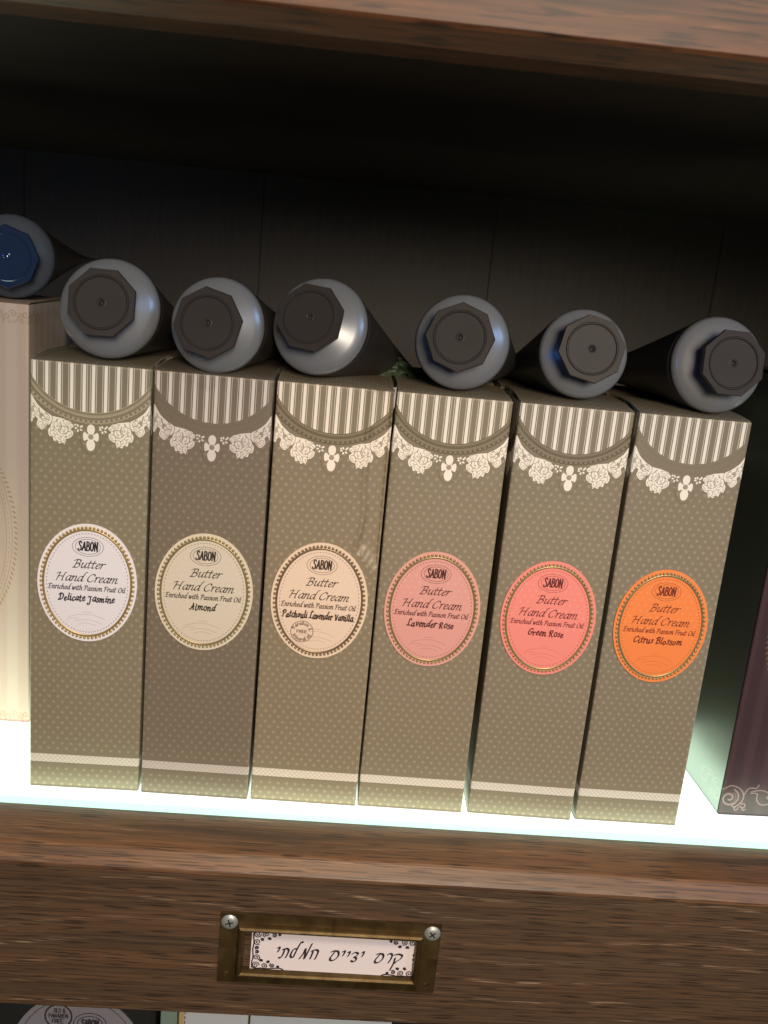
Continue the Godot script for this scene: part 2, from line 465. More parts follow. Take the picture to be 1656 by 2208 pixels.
func card_print() -> ImageTexture:
	var c := Canvas.new(780, 220, Color8(238, 226, 228))
	var ink := Color8(34, 26, 32)
	for cx in [0, 1]:
		for cy in [0, 1]:
			var fx := 1.0 if cx == 0 else -1.0
			var fy := 1.0 if cy == 0 else -1.0
			var at := Vector2(0.0 if cx == 0 else 780.0, 0.0 if cy == 0 else 220.0)
			for s in [[26, 26, 18, 0.0], [66, 24, 16, 2.0], [104, 28, 12, 4.0], [28, 68, 17, 1.0], [84, 48, 8, 3.0], [50, 52, 8, 0.5], [130, 22, 7, 1.5], [28, 100, 10, 2.2]]:
				if s[1] > 60 and cx == 1:
					continue
				c.line(spiral(at + Vector2(s[0] * fx, s[1] * fy), s[2], 1.6, s[3], fx * fy), 2.3, ink)
			var e := PackedVector2Array()
			for p in points("8 14 30 8 54 10 80 8 108 12 140 14 156 8"):
				e.append(at + Vector2(p.x * fx, p.y * fy))
			c.line(smooth(e), 3.2, ink)
			e.clear()
			for p in points("10 12 8 40 12 70 8 110"):
				e.append(at + Vector2(p.x * fx, p.y * fy))
			c.line(smooth(e), 3.0, ink)
	c.line(smooth(points("772 80 764 92 774 104 764 116 772 128 766 140")), 4.0, ink)
	var rows := []
	for k in ["yod", "tav", "alef", "mem", "het", " ", "memsofit", "yod", "yod", "dalet", "yod", " ", "memsofit", "resh", "qof"]:
		rows.append(script_letters[k])
	write(c, rows, 412, 142, 600, 50, 0.26, 6.0, 2.2, -0.75, ink, 1.0, 0.5)
	return c.texture()


# oak seen along the grain: u runs with the fibres, texture covers len_mm x wid_mm
func oak(w: int, h: int, len_mm: float, wid_mm: float, sd: int, base: Color, red: Color, dark: Color, lime: Color, limed: float, knots: float) -> ImageTexture:
	var n := FastNoiseLite.new()
	n.seed = sd
	n.noise_type = FastNoiseLite.TYPE_PERLIN
	n.fractal_type = FastNoiseLite.FRACTAL_NONE
	n.frequency = 1.0
	var by := PackedByteArray()
	by.resize(w * h * 3)
	for y in h:
		var v := y * wid_mm / h
		for x in w:
			var u := x * len_mm / w
			var bend := n.get_noise_2d(u * 0.006, v * 0.008) * 14.0 + n.get_noise_2d(u * 0.02 + 40.0, v * 0.02) * 1.5 - u * 0.03
			var g := v + bend
			var tone := n.get_noise_2d(u * 0.006 + 9.0, g * 0.16)
			var fine := n.get_noise_2d(u * 0.007, v * 0.8) * 0.5 + n.get_noise_2d(u * 0.02 + 70.0, v * 2.0) * 0.6
			var c := base.lerp(red, clampf(0.5 + tone * 0.9, 0, 1))
			c = c.lerp(dark, clampf(0.2 - fine * 0.6, 0, 0.7))
			var ring := fposmod(g * 0.125 + n.get_noise_2d(u * 0.006, v * 0.006 + 31.0) * 0.6, 1.0)
			var pore := n.get_noise_2d(u * 0.06 + 11.0, v * 1.8)
			if pore > 0.26:
				c = c.lerp(dark, minf((pore - 0.26) * 4.0, 0.9))
			var zone := clampf(1.0 - absf(ring - 0.3) / 0.13, 0, 1) * clampf(0.5 + n.get_noise_2d(u * 0.012 + 90.0, v * 0.05) * 1.3, 0, 1)
			var dash := n.get_noise_2d(u * 0.06 + 200.0, v * 2.3)
			if dash > 0.08:
				c = c.lerp(lime, clampf((dash - 0.08) * 4.5, 0, 1) * zone * limed)
			var stain := n.get_noise_2d(u * 0.013 + 300.0, v * 0.13 + 5.0)
			if stain > 0.22:
				c = c.lerp(dark, minf((stain - 0.22) * 1.8, 0.6) * knots)
			var i := (y * w + x) * 3
			by[i] = int(clampf(c.r * 255.0, 0, 255))
			by[i + 1] = int(clampf(c.g * 255.0, 0, 255))
			by[i + 2] = int(clampf(c.b * 255.0, 0, 255))
	return ImageTexture.create_from_image(Image.create_from_data(w, h, false, Image.FORMAT_RGB8, by))


func gift_print(base: Color, stripe: Color, orn: Color, laurel: bool) -> ImageTexture:
	var w := 400
	var h := 1200
	var c := Canvas.new(w, h, base)
	var mm := w / 66.0
	for y in h:
		for x in w:
			var s := 0.5 + 0.5 * cos(x / mm * TAU / 9.0)
			c.put(x, y, stripe, clampf((s - 0.35) * 2.2, 0, 1) * 0.75)
	if laurel:
		for k in 26:
			for row in [30, h - 22]:
				c.line(spiral(Vector2(8 + k * 16, row + (5 if k % 2 else -4)), 10.0, 1.2, k * 1.3), 1.3, orn, 0.65)
				c.line(spiral(Vector2(14 + k * 16, row + 16), 6.0, 1.0, k * 2.1), 1.1, orn, 0.5)
		var o := Vector2(w / 2.0, 640)
		for k in 120:
			var a := TAU * k / 120
			var p := o + Vector2(cos(a) * 166, sin(a) * 290)
			c.ellipse(p, 6.5, 2.6, orn, 0.75, a + 0.7)
			c.ellipse(o + Vector2(cos(a) * 148, sin(a) * 272), 4.4, 1.2, orn, 0.6, a + PI / 2)
		for rr in [[156, 281], [141, 264]]:
			var e := PackedVector2Array()
			for k in 61:
				e.append(o + Vector2(cos(TAU * k / 60) * rr[0], sin(TAU * k / 60) * rr[1]))
			c.line(e, 1.0, orn, 0.6)
	else:
		for side in [0, 1]:
			for top in [0, 1]:
				var fx := 1.0 if side == 0 else -1.0
				var at := Vector2(0.0 if side == 0 else float(w), h - 60.0 if top == 0 else 60.0)
				var fy := 1.0 if top == 0 else -1.0
				c.line(spiral(at + Vector2(22 * fx, 8 * fy), 28.0, 1.5, -1.2 * fy, fx * fy), 2.0, orn, 0.8)
				c.line(spiral(at + Vector2(20 * fx, 9 * fy), 22.0, 1.5, -1.0 * fy, fx * fy), 1.1, orn, 0.6)
				for s in ["0 -40 30 -58 66 -46 84 -20 82 6 70 22", "84 -20 100 -50 128 -52 136 -66", "70 24 52 32 46 24 56 16", "76 28 90 34 98 26 92 16 80 18", "60 30 58 42 68 44 72 34", "88 34 92 44 102 40", "110 -30 136 -28 138 -4 156 16 184 14 196 -6 188 -22 176 -16 184 -8", "112 -36 150 -44 190 -30 200 -20"]:
					var e := PackedVector2Array()
					for p in points(s):
						e.append(at + Vector2(p.x * fx, p.y * fy) * 0.72 + Vector2(0, 12 * fy))
					c.line(smooth(e), 1.7, orn, 0.8)
		var o := Vector2(w / 2.0, 640)
		for k in 100:
			var a := TAU * k / 100
			c.line(spiral(o + Vector2(cos(a) * 160, sin(a) * 250), 6.0, 1.0, a), 1.2, Color8(150, 120, 84), 0.8)
	return c.texture()


# ------------------------------------------------------------------ objects
var taken := {}


func numbered(called: String) -> String:
	taken[called] = taken.get(called, -1) + 1
	return called if taken[called] == 0 else "%s_%03d" % [called, taken[called]]


func tag(o: Node, label: String, category: String, group := "") -> void:
	o.set_meta("label", label)
	o.set_meta("category", category)
	if group:
		o.set_meta("group", group)


func thing(called: String, label: String, category: String, at: Vector3, group := "") -> Node3D:
	var o := Node3D.new()
	o.name = numbered(called)
	add_child(o)
	o.position = at
	tag(o, label, category, group)
	return o


func part(called: String, mesh: Mesh, m: Material, parent: Node) -> MeshInstance3D:
	var o := MeshInstance3D.new()
	o.name = called
	o.mesh = mesh
	o.material_override = m
	parent.add_child(o, true)
	return o


func mat(col: Color, rough: float, metal := 0.0, tex: Texture2D = null) -> StandardMaterial3D:
	var m := StandardMaterial3D.new()
	m.albedo_color = col
	m.roughness = rough
	m.metallic = metal
	if tex:
		m.albedo_texture = tex
	return m


func begin() -> SurfaceTool:
	var st := SurfaceTool.new()
	st.begin(Mesh.PRIMITIVE_TRIANGLES)
	return st


func done(st: SurfaceTool) -> ArrayMesh:
	st.index()
	st.generate_normals()
	return st.commit()


# a patch of points [row][column] with UVs; outward side is the one from which columns run right and rows run down
func patch(st: SurfaceTool, pts: Array, uvs: Array, group := 0) -> void:
	st.set_smooth_group(group)
	for i in pts.size() - 1:
		for j in pts[i].size() - 1:
			for q in [[i, j], [i, j + 1], [i + 1, j], [i, j + 1], [i + 1, j + 1], [i + 1, j]]:
				st.set_uv(uvs[q[0]][q[1]])
				st.add_vertex(pts[q[0]][q[1]])


func quad(st: SurfaceTool, a: Vector3, b: Vector3, c: Vector3, d: Vector3, uv := Rect2(0, 0, 1, 1), group := -1) -> void:
	patch(st, [[a, b], [d, c]], [[uv.position, uv.position + Vector2(uv.size.x, 0)], [uv.position + Vector2(0, uv.size.y), uv.end]], group)


# a board drawn along x: profile as (z, y) points going from the back over the top to the front and round; UV in mm of the texture
func board(profile: PackedVector2Array, x0: float, x1: float, tex: Vector2, v0: float, smooth_all: bool, u0 := 0.0, closed := true) -> ArrayMesh:
	var st := begin()
	var n := profile.size()
	var run := v0
	var cols := 24
	for k in (n if closed else n - 1):
		var a := profile[k]
		var b := profile[(k + 1) % n]
		var l := a.distance_to(b) * 1000.0
		var top := []
		var bot := []
		var ut := []
		var ub := []
		for j in cols + 1:
			var x := lerpf(x0, x1, float(j) / cols)
			var u := (x * 1000.0 + u0) / tex.x
			top.append(Vector3(x, a.y, a.x))
			bot.append(Vector3(x, b.y, b.x))
			ut.append(Vector2(u, run / tex.y))
			ub.append(Vector2(u, (run + l) / tex.y))
		patch(st, [top, bot], [ut, ub], 1 if smooth_all else k + 1)
		run += l
	if closed:
		var tri := Geometry2D.triangulate_polygon(profile)
		for side in [0, 1]:
			st.set_smooth_group(90 + side)
			for k in range(0, tri.size(), 3):
				for q in ([0, 1, 2] if side == 0 else [0, 2, 1]):
					var p := profile[tri[k + q]]
					st.set_uv(Vector2(p.x * 1000 / tex.x, p.y * 1000 / tex.y))
					st.add_vertex(Vector3(x0 if side == 0 else x1, p.y, p.x))
	return done(st)


func crease(x: float, y: float) -> float:
	# the fold that runs down the right of the third carton
	var at := 0.0362
	if y < 0.140:
		at += 0.0012 * sin((0.140 - y) * 160.0)
	if y < 0.114:
		at = 0.0375 + (0.114 - y) * 0.9
	if y < 0.100:
		return 0.0
	var d := x - at
	var fade := smoothstep(0.100, 0.108, y)
	return (-0.0017 * smoothstep(-0.0004, 0.0022, d) + 0.0006 * exp(-d * d / 5e-7)) * fade


# carton: front face centred on z = 0 plane, x from 0 to w, four printed sides with worn rounded edges
func carton_mesh(w: float, h: float, d: float, r: float, bow: float, creased := false, side := 1.0) -> ArrayMesh:
	var st := begin()
	var rim := []          # (x, z, u)
	var cols := 60 if creased else 24
	for j in cols + 1:
		rim.append([lerpf(r, w - r, float(j) / cols), 0.0, lerpf(r / w, 1 - r / w, float(j) / cols)])
	for s in 3:
		var a := (s + 1) * PI / 8
		rim.append([w - r + sin(a) * r, -r + cos(a) * r, 1.0 - (0.5 - s * 0.2) * r / w])
	for j in 7:
		rim.append([w, -lerpf(r, d - r, j / 6.0), 1.0 + lerpf(r, d - r, j / 6.0) / w])
	for j in 7:
		rim.append([lerpf(w - r, r, j / 6.0), -d, 2.0 + lerpf(r, w - r, j / 6.0) / w])
	for j in 7:
		rim.append([0.0, -lerpf(d - r, r, j / 6.0), -lerpf(d - r, r, j / 6.0) / w * side])
	for s in 3:
		var a := (s + 1) * PI / 8
		rim.append([r - cos(a) * r, -r + sin(a) * r, (0.1 + s * 0.2) * r / w])
	rim.append(rim[0].duplicate())
	var rows := 90
	var pts := []
	var uvs := []
	for i in rows + 1:
		var t := float(i) / rows
		var y := h * (1.0 - t)
		var row := []
		var ur := []
		for k in rim.size():
			var q = rim[k]
			var z: float = q[1]
			if k <= cols or k == rim.size() - 1:
				z += bow * sin(PI * q[0] / w) * sin(PI * t)
				if creased:
					z += crease(q[0], y)
			row.append(Vector3(q[0], y, z))
			ur.append(Vector2(q[2], t))
		pts.append(row)
		uvs.append(ur)
	patch(st, pts, uvs, 1)
	# floor
	quad(st, Vector3(0.001, 0.0002, -0.001), Vector3(w - 0.001, 0.0002, -0.001), Vector3(w - 0.001, 0.0002, -d + 0.001), Vector3(0.001, 0.0002, -d + 0.001), Rect2(0, 0.3, 1, 0.2), 5)
	return done(st)


# lid: a bowed sheet folded over from the front edge
func lid_mesh(w: float, h: float, d: float, bulge: float, lift_left: float, lift_right: float, rim := 0) -> ArrayMesh:
	var st := begin()
	var rows := []
	var uvs := []
	var low := []
	var nz := 18
	var nx := 14
	for i in nz + 1:
		var t := float(i) / nz
		var row := []
		var ur := []
		var under := []
		for j in nx + 1:
			var s := float(j) / nx
			var round_front := sqrt(clampf(1.0 - pow(1.0 - clampf(t * 12.0, 0, 1), 2), 0, 1))
			var y := h - 0.0006 + 0.0006 * round_front
			y += bulge * sin(PI * clampf(t * 0.9 + 0.08, 0, 1)) * (0.55 + 0.45 * sin(PI * s)) * smoothstep(0.0, 0.25, t)
			y += (lift_left * pow(1 - s, 3) + lift_right * pow(s, 3)) * smoothstep(0.0, 0.5, t)
			var x := lerpf(0.0004, w - 0.0004, s)
			row.append(Vector3(x, y, -t * (d - 0.001)))
			under.append(Vector3(x, y - 0.0006, -t * (d - 0.001)))
			ur.append(Vector2(s, 0.30 + (1.0 - t) * d / h))
		rows.append(row)
		uvs.append(ur)
		low.append(under)
	if rim:
		for j in [0 if rim < 0 else nx]:
			for i in nz:
				var a: Vector3 = rows[i][j]
				var b: Vector3 = rows[i + 1][j]
				var c: Vector3 = low[i + 1][j]
				var e: Vector3 = low[i][j]
				var o := Vector3(-0.00015 if j == 0 else 0.00015, 0.00008, 0)
				if j == 0:
					quad(st, b + o, a + o, e + o, c + o)
				else:
					quad(st, a + o, b + o, c + o, e + o)
		return done(st)
	rows.reverse()
	uvs.reverse()
	patch(st, rows, uvs, 1)
	return done(st)


func label_mesh(rx: float, ry: float) -> ArrayMesh:
	var st := begin()
	var n := 72
	st.set_smooth_group(1)
	for k in n:
		var a := TAU * k / n
		var b := TAU * (k + 1) / n
		var p := Vector2(cos(a), sin(a))
		var q := Vector2(cos(b), sin(b))
		for v: Vector2 in [Vector2.ZERO, q, p]:
			st.set_uv(Vector2(0.5 + v.x * 0.5, 0.5 - v.y * 0.5))
			st.add_vertex(Vector3(v.x * rx, v.y * ry, 0.0))
	for k in n:
		var p := Vector2(cos(TAU * k / n) * rx, sin(TAU * k / n) * ry)
		var q := Vector2(cos(TAU * (k + 1) / n) * rx, sin(TAU * (k + 1) / n) * ry)
		quad(st, Vector3(q.x, q.y, 0), Vector3(p.x, p.y, 0), Vector3(p.x, p.y, -0.0006), Vector3(q.x, q.y, -0.0006), Rect2(0.49, 0.02, 0.01, 0.01), 2)
	return done(st)


# embossed border: a row of beads round a narrow rope
func border_mesh(rx: float, ry: float) -> ArrayMesh:
	var st := begin()
	var n := 96
	var prof := [[0.862, 0.0], [0.868, 0.00016], [0.885, 0.00022], [0.902, 0.00014], [0.906, 0.0]]
	var rows := []
	var uvs := []
	for q in prof:
		var row := []
		var ur := []
		for k in n + 1:
			var a := -TAU * k / n
			row.append(Vector3(cos(a) * (rx * q[0]), sin(a) * (ry * (1 - (1 - q[0]) * 0.86)), q[1]))
			ur.append(Vector2.ZERO)
		rows.append(row)
		uvs.append(ur)
	rows.reverse()
	patch(st, rows, uvs, 1)
	var beads := 74
	for k in beads:
		var a := TAU * k / beads
		var c := Vector3(cos(a) * rx * 0.928, sin(a) * ry * 0.938, 0)
		var r := 0.00060
		var rings := []
		var ru := []
		for i in 4:
			var phi := i * PI / 6
			var row := []
			var ur := []
			for j in 9:
				var b := -TAU * j / 8
				row.append(c + Vector3(cos(b) * r * cos(phi), sin(b) * r * cos(phi), sin(phi) * 0.0005))
				ur.append(Vector2.ZERO)
			rings.append(row)
			ru.append(ur)
		rings.reverse()
		patch(st, rings, ru, 1)
	return done(st)


# turned shape about the z axis: profile (radius, z) from the front to the back
func lathe(prof: Array, n := 56) -> ArrayMesh:
	var st := begin()
	for k in prof.size() - 1:
		var rows := []
		var uvs := []
		for i in 2:
			var q = prof[k + i]
			var row := []
			var ur := []
			for j in n + 1:
				var a := TAU * j / n
				row.append(Vector3(sin(a) * q[0], cos(a) * q[0], q[1]))
				ur.append(Vector2(float(j) / n, float(k + i) / prof.size()))
			rows.append(row)
			uvs.append(ur)
		patch(st, rows, uvs, prof[k][2] if prof[k].size() > 2 else 1)
	return done(st)


func octagon(r: float, j: int, n: int) -> Vector2:
	# point j of n on an octagon of circumradius r
	var f := float(j) * 8.0 / n
	var k := floori(f)
	var a := TAU * k / 8
	var b := TAU * (k + 1) / 8
	return Vector2(sin(a), cos(a)).lerp(Vector2(sin(b), cos(b)), f - k) * r


func cap_mesh(apothem: float) -> ArrayMesh:
	var st := begin()
	var n := 64
	var big := apothem / cos(PI / 8)
	# [kind, size, z]: octagon rings first, then circles
	var rings := [["o", big * 0.80, -0.0095], ["o", big * 1.0, -0.0009], ["o", big * 0.975, 0.0], ["c", apothem * 0.83, 0.0], ["c", apothem * 0.80, 0.00042], ["c", apothem * 0.775, 0.00042], ["c", apothem * 0.745, -0.0001], ["c", 0.0017, -0.0002], ["c", 0.0013, -0.0001], ["c", 0.0009, -0.0003], ["c", 0.0005, -0.0009], ["c", 0.00002, -0.0008]]
	for k in rings.size() - 1:
		var rows := []
		var uvs := []
		for i in 2:
			var q = rings[k + i]
			var row := []
			var ur := []
			for j in n + 1:
				var p := octagon(q[1], j, n) if q[0] == "o" else Vector2(sin(TAU * j / n), cos(TAU * j / n)) * float(q[1])
				row.append(Vector3(p.x, p.y, q[2]))
				ur.append(Vector2(0.5 + p.x * 30, 0.5 - p.y * 30))
			rows.append(row)
			uvs.append(ur)
		rows.reverse()
		uvs.reverse()
		patch(st, rows, uvs, -1 if k < 3 else 10 + k)
	return done(st)


func tube_body(r: float, length: float) -> ArrayMesh:
	var st := begin()
	var rows := []
	var uvs := []
	var n := 56
	var stops := [0.0, 0.004, 0.012, 0.022, 0.024, 0.027, 0.05, 0.1, 0.2, 0.3, 0.4, 0.5, 0.6, 0.7, 0.8, 0.86, 0.9, 0.905, 1.0]
	for t in stops:
		var flat: float = minf(t / 0.9, 1.0)
		var swell := 0.00018 if t > 0.023 and t < 0.03 else 0.0
		var row := []
		var ur := []
		for j in n + 1:
			var a := TAU * j / n
			var hx := lerpf(r, r * 1.42, flat) + swell
			var hy := lerpf(r, 0.0007, pow(flat, 1.08)) + swell
			row.append(Vector3(sin(a) * hx, cos(a) * hy, -t * length))
			ur.append(Vector2(float(j) / n, t))
		rows.append(row)
		uvs.append(ur)
	patch(st, rows, uvs, 1)
	return done(st)


func solid_box(size: Vector3, bevel: float) -> ArrayMesh:
	# a box with chamfered edges, base centred at the origin
	var st := begin()
	var h := size / 2
	var i := h - Vector3.ONE * bevel
	for ax in 3:
		for s in [-1.0, 1.0]:
			var nrm := Vector3.ZERO
			nrm[ax] = s
			var u := Vector3.ZERO
			u[(ax + 1) % 3] = 1
			var v := nrm.cross(u)
			var c := nrm * h[ax]
			var ue := u * i[(ax + 1) % 3]
			var ve := v * i[(ax + 2) % 3]
			quad(st, c - ue + ve, c + ue + ve, c + ue - ve, c - ue - ve)
	var corners := []
	for ax in 3:
		var b := (ax + 1) % 3
		var c := (ax + 2) % 3
		for sb in [-1.0, 1.0]:
			for sc in [-1.0, 1.0]:
				var p := []
				for e in [[h, i], [i, h]]:
					for s in [-1.0, 1.0]:
						var q := Vector3.ZERO
						q[ax] = s * i[ax]
						q[b] = sb * e[0][b]
						q[c] = sc * e[1][c]
						p.append(q)
				if sb * sc > 0:
					quad(st, p[0], p[1], p[3], p[2])
				else:
					quad(st, p[1], p[0], p[2], p[3])
	for sx in [-1.0, 1.0]:
		for sy in [-1.0, 1.0]:
			for sz in [-1.0, 1.0]:
				var a := Vector3(sx * h.x, sy * i.y, sz * i.z)
				var b := Vector3(sx * i.x, sy * h.y, sz * i.z)
				var c := Vector3(sx * i.x, sy * i.y, sz * h.z)
				st.set_smooth_group(-1)
				for v in ([a, c, b] if sx * sy * sz > 0 else [a, b, c]):
					st.set_uv(Vector2.ZERO)
					st.add_vertex(v)
	return done(st)


# rectangular frame lying in the xy plane: rings of (half width, half height, z), outermost first
func frame_mesh(rings: Array) -> ArrayMesh:
	var st := begin()
	for k in rings.size() - 1:
		var a = rings[k]
		var b = rings[k + 1]
		for s in 4:
			var p := []
			for q in [a, b]:
				var c := [Vector3(-q[0], q[1], q[2]), Vector3(q[0], q[1], q[2]), Vector3(q[0], -q[1], q[2]), Vector3(-q[0], -q[1], q[2])]
				p.append_array([c[s], c[(s + 1) % 4]])
			quad(st, p[0], p[1], p[3], p[2], Rect2(0, 0, 1, 0.1), s + 1)
	return done(st)


# ------------------------------------------------------------------ the scene
func _ready() -> void:
	var cam := Camera3D.new()
	cam.name = "camera"
	cam.position = Vector3(0.127885, 0.223973, 0.363722)
	cam.rotation = Vector3(-0.250148, -0.061222, 0.095956)
	cam.fov = rad_to_deg(2.0 * atan(1104.0 / 2052.21))
	cam.near = 0.01
	cam.far = 50.0
	cam.current = true
	var lens := CameraAttributesPhysical.new()
	lens.frustum_focal_length = 24.0 / (2.0 * 1104.0 / 2052.21)
	lens.frustum_focus_distance = 0.385
	lens.frustum_near = 0.01
	lens.frustum_far = 50.0
	lens.exposure_aperture = 11.0
	cam.attributes = lens
	add_child(cam)
	var we := WorldEnvironment.new()
	we.name = "environment"
	var env := Environment.new()
	env.background_mode = Environment.BG_COLOR
	env.background_color = Color(0.12, 0.11, 0.10)
	env.tonemap_mode = Environment.TONE_MAPPER_LINEAR
	env.tonemap_exposure = 1.0
	env.sdfgi_enabled = true
	env.ssao_enabled = true
	env.ssil_enabled = true
	we.environment = env
	add_child(we)
	# a warm shop spot facing the shelf, a warm ceiling panel high above, a cool display at right, and a blue lamp added at left for one cap
	spot("warm_shop_spot", Vector3(0.42, 0.62, 1.75), Vector3(0.21, 0.18, 0.0), 17.0, 0.3, Color(1.0, 0.94, 0.85), 3.0)
	area("warm_ceiling_light", Vector3(0.34, 1.65, 1.0), Vector3(0.18, 0.05, 0.0), Vector2(0.6, 0.4), Color(1.0, 0.90, 0.78), 2.0)
	area("cool_display_light", Vector3(0.95, 0.70, 0.70), Vector3(0.15, 0.19, 0.0), Vector2(0.2, 0.3), Color(0.6, 0.78, 1.0), 0.26)
	area("added_cap_light", Vector3(-0.36, 0.30, 0.50), Vector3(-0.01, 0.21, -0.05), Vector2(0.12, 0.16), Color(0.36, 0.62, 1.0), 0.024)  # unseen lamp, added only for the blue reflection on the far left cap
	build_shelf()
	build_cartons()
	build_tubes()
	build_wrapper()
	build_holder()
	build_neighbours()
	build_lower_row()


func spot(called: String, at: Vector3, aim: Vector3, angle: float, size: float, col: Color, energy: float) -> void:
	var l := SpotLight3D.new()
	l.name = called
	add_child(l)
	l.look_at_from_position(at, aim, Vector3.UP)
	l.spot_angle = angle
	l.spot_angle_attenuation = 1.0
	l.spot_range = 6.0
	l.light_size = size
	l.light_color = col
	l.light_energy = energy
	l.shadow_enabled = true


func area(called: String, at: Vector3, aim: Vector3, size: Vector2, col: Color, energy: float) -> void:
	var l := AreaLight3D.new()
	l.name = called
	add_child(l)
	l.look_at_from_position(at, aim, Vector3.UP)
	l.area_size = size
	l.light_color = col
	l.light_energy = energy
	l.area_normalize_energy = true
	l.area_range = 6.0
	l.shadow_enabled = true


func build_shelf() -> void:
	var face := oak(2048, 288, 512, 72, 7, Color8(92, 71, 52), Color8(102, 75, 52), Color8(48, 36, 26), Color8(170, 144, 120), 0.9, 0.2)
	var lip := oak(2048, 160, 512, 40, 21, Color8(118, 86, 61), Color8(132, 93, 62), Color8(58, 42, 30), Color8(196, 160, 128), 0.6, 0.9)
	var m_face := mat(Color.WHITE, 0.55, 0.0, face)
	m_face.heightmap_enabled = true
	m_face.heightmap_texture = face
	m_face.heightmap_scale = 0.02
	var m_lip := mat(Color.WHITE, 0.42, 0.0, lip)
	m_lip.heightmap_enabled = true
	m_lip.heightmap_texture = lip
	m_lip.heightmap_scale = 0.02
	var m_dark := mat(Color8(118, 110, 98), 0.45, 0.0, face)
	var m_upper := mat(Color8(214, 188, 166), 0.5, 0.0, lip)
	var x0 := -0.3
	var x1 := 0.6
	# lower shelf: an oak edge of two boards round a deck of dark board
	var lower := thing("oak_shelf", "dark limed oak shelf edge that carries the brass label holder", "shelf", Vector3.ZERO)
	part("top_board", board(PackedVector2Array([Vector2(0.0088, -0.003), Vector2(0.0325, -0.003), Vector2(0.0336, -0.0032), Vector2(0.0345, -0.0038), Vector2(0.0382, -0.0074), Vector2(0.0389, -0.0086), Vector2(0.039, -0.0100), Vector2(0.0088, -0.0100)]), x0, x1, Vector2(512, 40), 1.0, false), m_lip, lower)
	part("front_board", board(PackedVector2Array([Vector2(0.020, -0.0102), Vector2(0.039, -0.0102), Vector2(0.039, -0.0740), Vector2(0.0383, -0.0749), Vector2(0.020, -0.0749)]), x0, x1, Vector2(512, 72), -19.0, false), m_face, lower)
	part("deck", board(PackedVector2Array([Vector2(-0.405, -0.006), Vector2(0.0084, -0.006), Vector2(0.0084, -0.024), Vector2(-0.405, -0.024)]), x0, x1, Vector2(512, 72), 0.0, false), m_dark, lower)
	# upper shelf
	var upper := thing("oak_shelf", "upper oak shelf board crossing the top of the picture", "shelf", Vector3.ZERO)
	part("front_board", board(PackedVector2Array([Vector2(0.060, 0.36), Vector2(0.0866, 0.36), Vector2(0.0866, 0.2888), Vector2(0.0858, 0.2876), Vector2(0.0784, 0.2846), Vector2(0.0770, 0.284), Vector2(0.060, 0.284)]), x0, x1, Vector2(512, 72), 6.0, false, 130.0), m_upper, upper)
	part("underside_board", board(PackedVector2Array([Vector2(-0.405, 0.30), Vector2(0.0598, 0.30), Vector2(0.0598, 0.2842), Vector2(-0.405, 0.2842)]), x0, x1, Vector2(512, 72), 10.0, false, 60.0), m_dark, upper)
	# back panel, grain upright
	var back := Node3D.new()
	back.name = "back_wall"
	add_child(back)
	back.set_meta("kind", "structure")
	tag(back, "dark oak back panel of upright boards behind the tubes", "panel")
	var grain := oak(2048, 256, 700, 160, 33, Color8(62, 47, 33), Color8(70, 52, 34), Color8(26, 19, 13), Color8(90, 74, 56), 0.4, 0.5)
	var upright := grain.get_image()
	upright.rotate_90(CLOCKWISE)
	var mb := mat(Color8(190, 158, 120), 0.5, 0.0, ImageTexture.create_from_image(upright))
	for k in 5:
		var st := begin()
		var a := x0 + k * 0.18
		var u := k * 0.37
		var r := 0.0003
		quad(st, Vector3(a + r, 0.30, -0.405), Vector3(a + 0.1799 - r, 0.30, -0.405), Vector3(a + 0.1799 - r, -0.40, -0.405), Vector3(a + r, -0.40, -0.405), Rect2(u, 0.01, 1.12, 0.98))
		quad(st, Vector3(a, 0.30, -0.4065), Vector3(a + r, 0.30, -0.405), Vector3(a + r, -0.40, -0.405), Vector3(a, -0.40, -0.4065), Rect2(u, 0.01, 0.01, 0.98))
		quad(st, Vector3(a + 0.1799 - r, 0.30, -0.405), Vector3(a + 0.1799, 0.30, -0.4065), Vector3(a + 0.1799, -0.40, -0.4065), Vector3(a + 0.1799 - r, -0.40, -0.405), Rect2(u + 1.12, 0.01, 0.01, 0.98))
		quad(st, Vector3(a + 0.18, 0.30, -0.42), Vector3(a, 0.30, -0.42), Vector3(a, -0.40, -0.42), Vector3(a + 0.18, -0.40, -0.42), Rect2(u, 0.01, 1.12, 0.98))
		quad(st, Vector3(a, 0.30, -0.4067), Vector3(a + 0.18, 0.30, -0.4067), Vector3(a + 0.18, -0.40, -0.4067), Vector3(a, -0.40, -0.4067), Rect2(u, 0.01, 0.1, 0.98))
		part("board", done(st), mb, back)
	# glass shelf lit from below
	var glass := thing("glass_shelf", "glowing white glass shelf with a turquoise front edge under the cartons", "shelf", Vector3.ZERO)
	var mg := mat(Color8(235, 245, 240), 0.12)
	mg.emission_enabled = true
	mg.emission = Color(0.93, 1.0, 0.96)
	mg.emission_energy_multiplier = 1.25
	var top := begin()
	quad(top, Vector3(x0, 0, -0.104), Vector3(x1, 0, -0.104), Vector3(x1, 0, 0.0080), Vector3(x0, 0, 0.0080))
	part("lit_top", done(top), mg, glass)
	var me := mat(Color8(150, 215, 195), 0.1)
	me.emission_enabled = true
	me.emission = Color(0.82, 0.97, 0.935)
	me.emission_energy_multiplier = 0.88
	part("front_edge", board(PackedVector2Array([Vector2(0.0080, 0.0), Vector2(0.0083, -0.0001), Vector2(0.0086, -0.0004), Vector2(0.0086, -0.0044), Vector2(0.0080, -0.0044)]), x0, x1, Vector2(512, 72), 0.0, false, 0.0, false), me, glass)
	var l := AreaLight3D.new()
	l.name = "shelf_light"
	glass.add_child(l)
	l.position = Vector3(0.15, 0.0012, -0.0455)
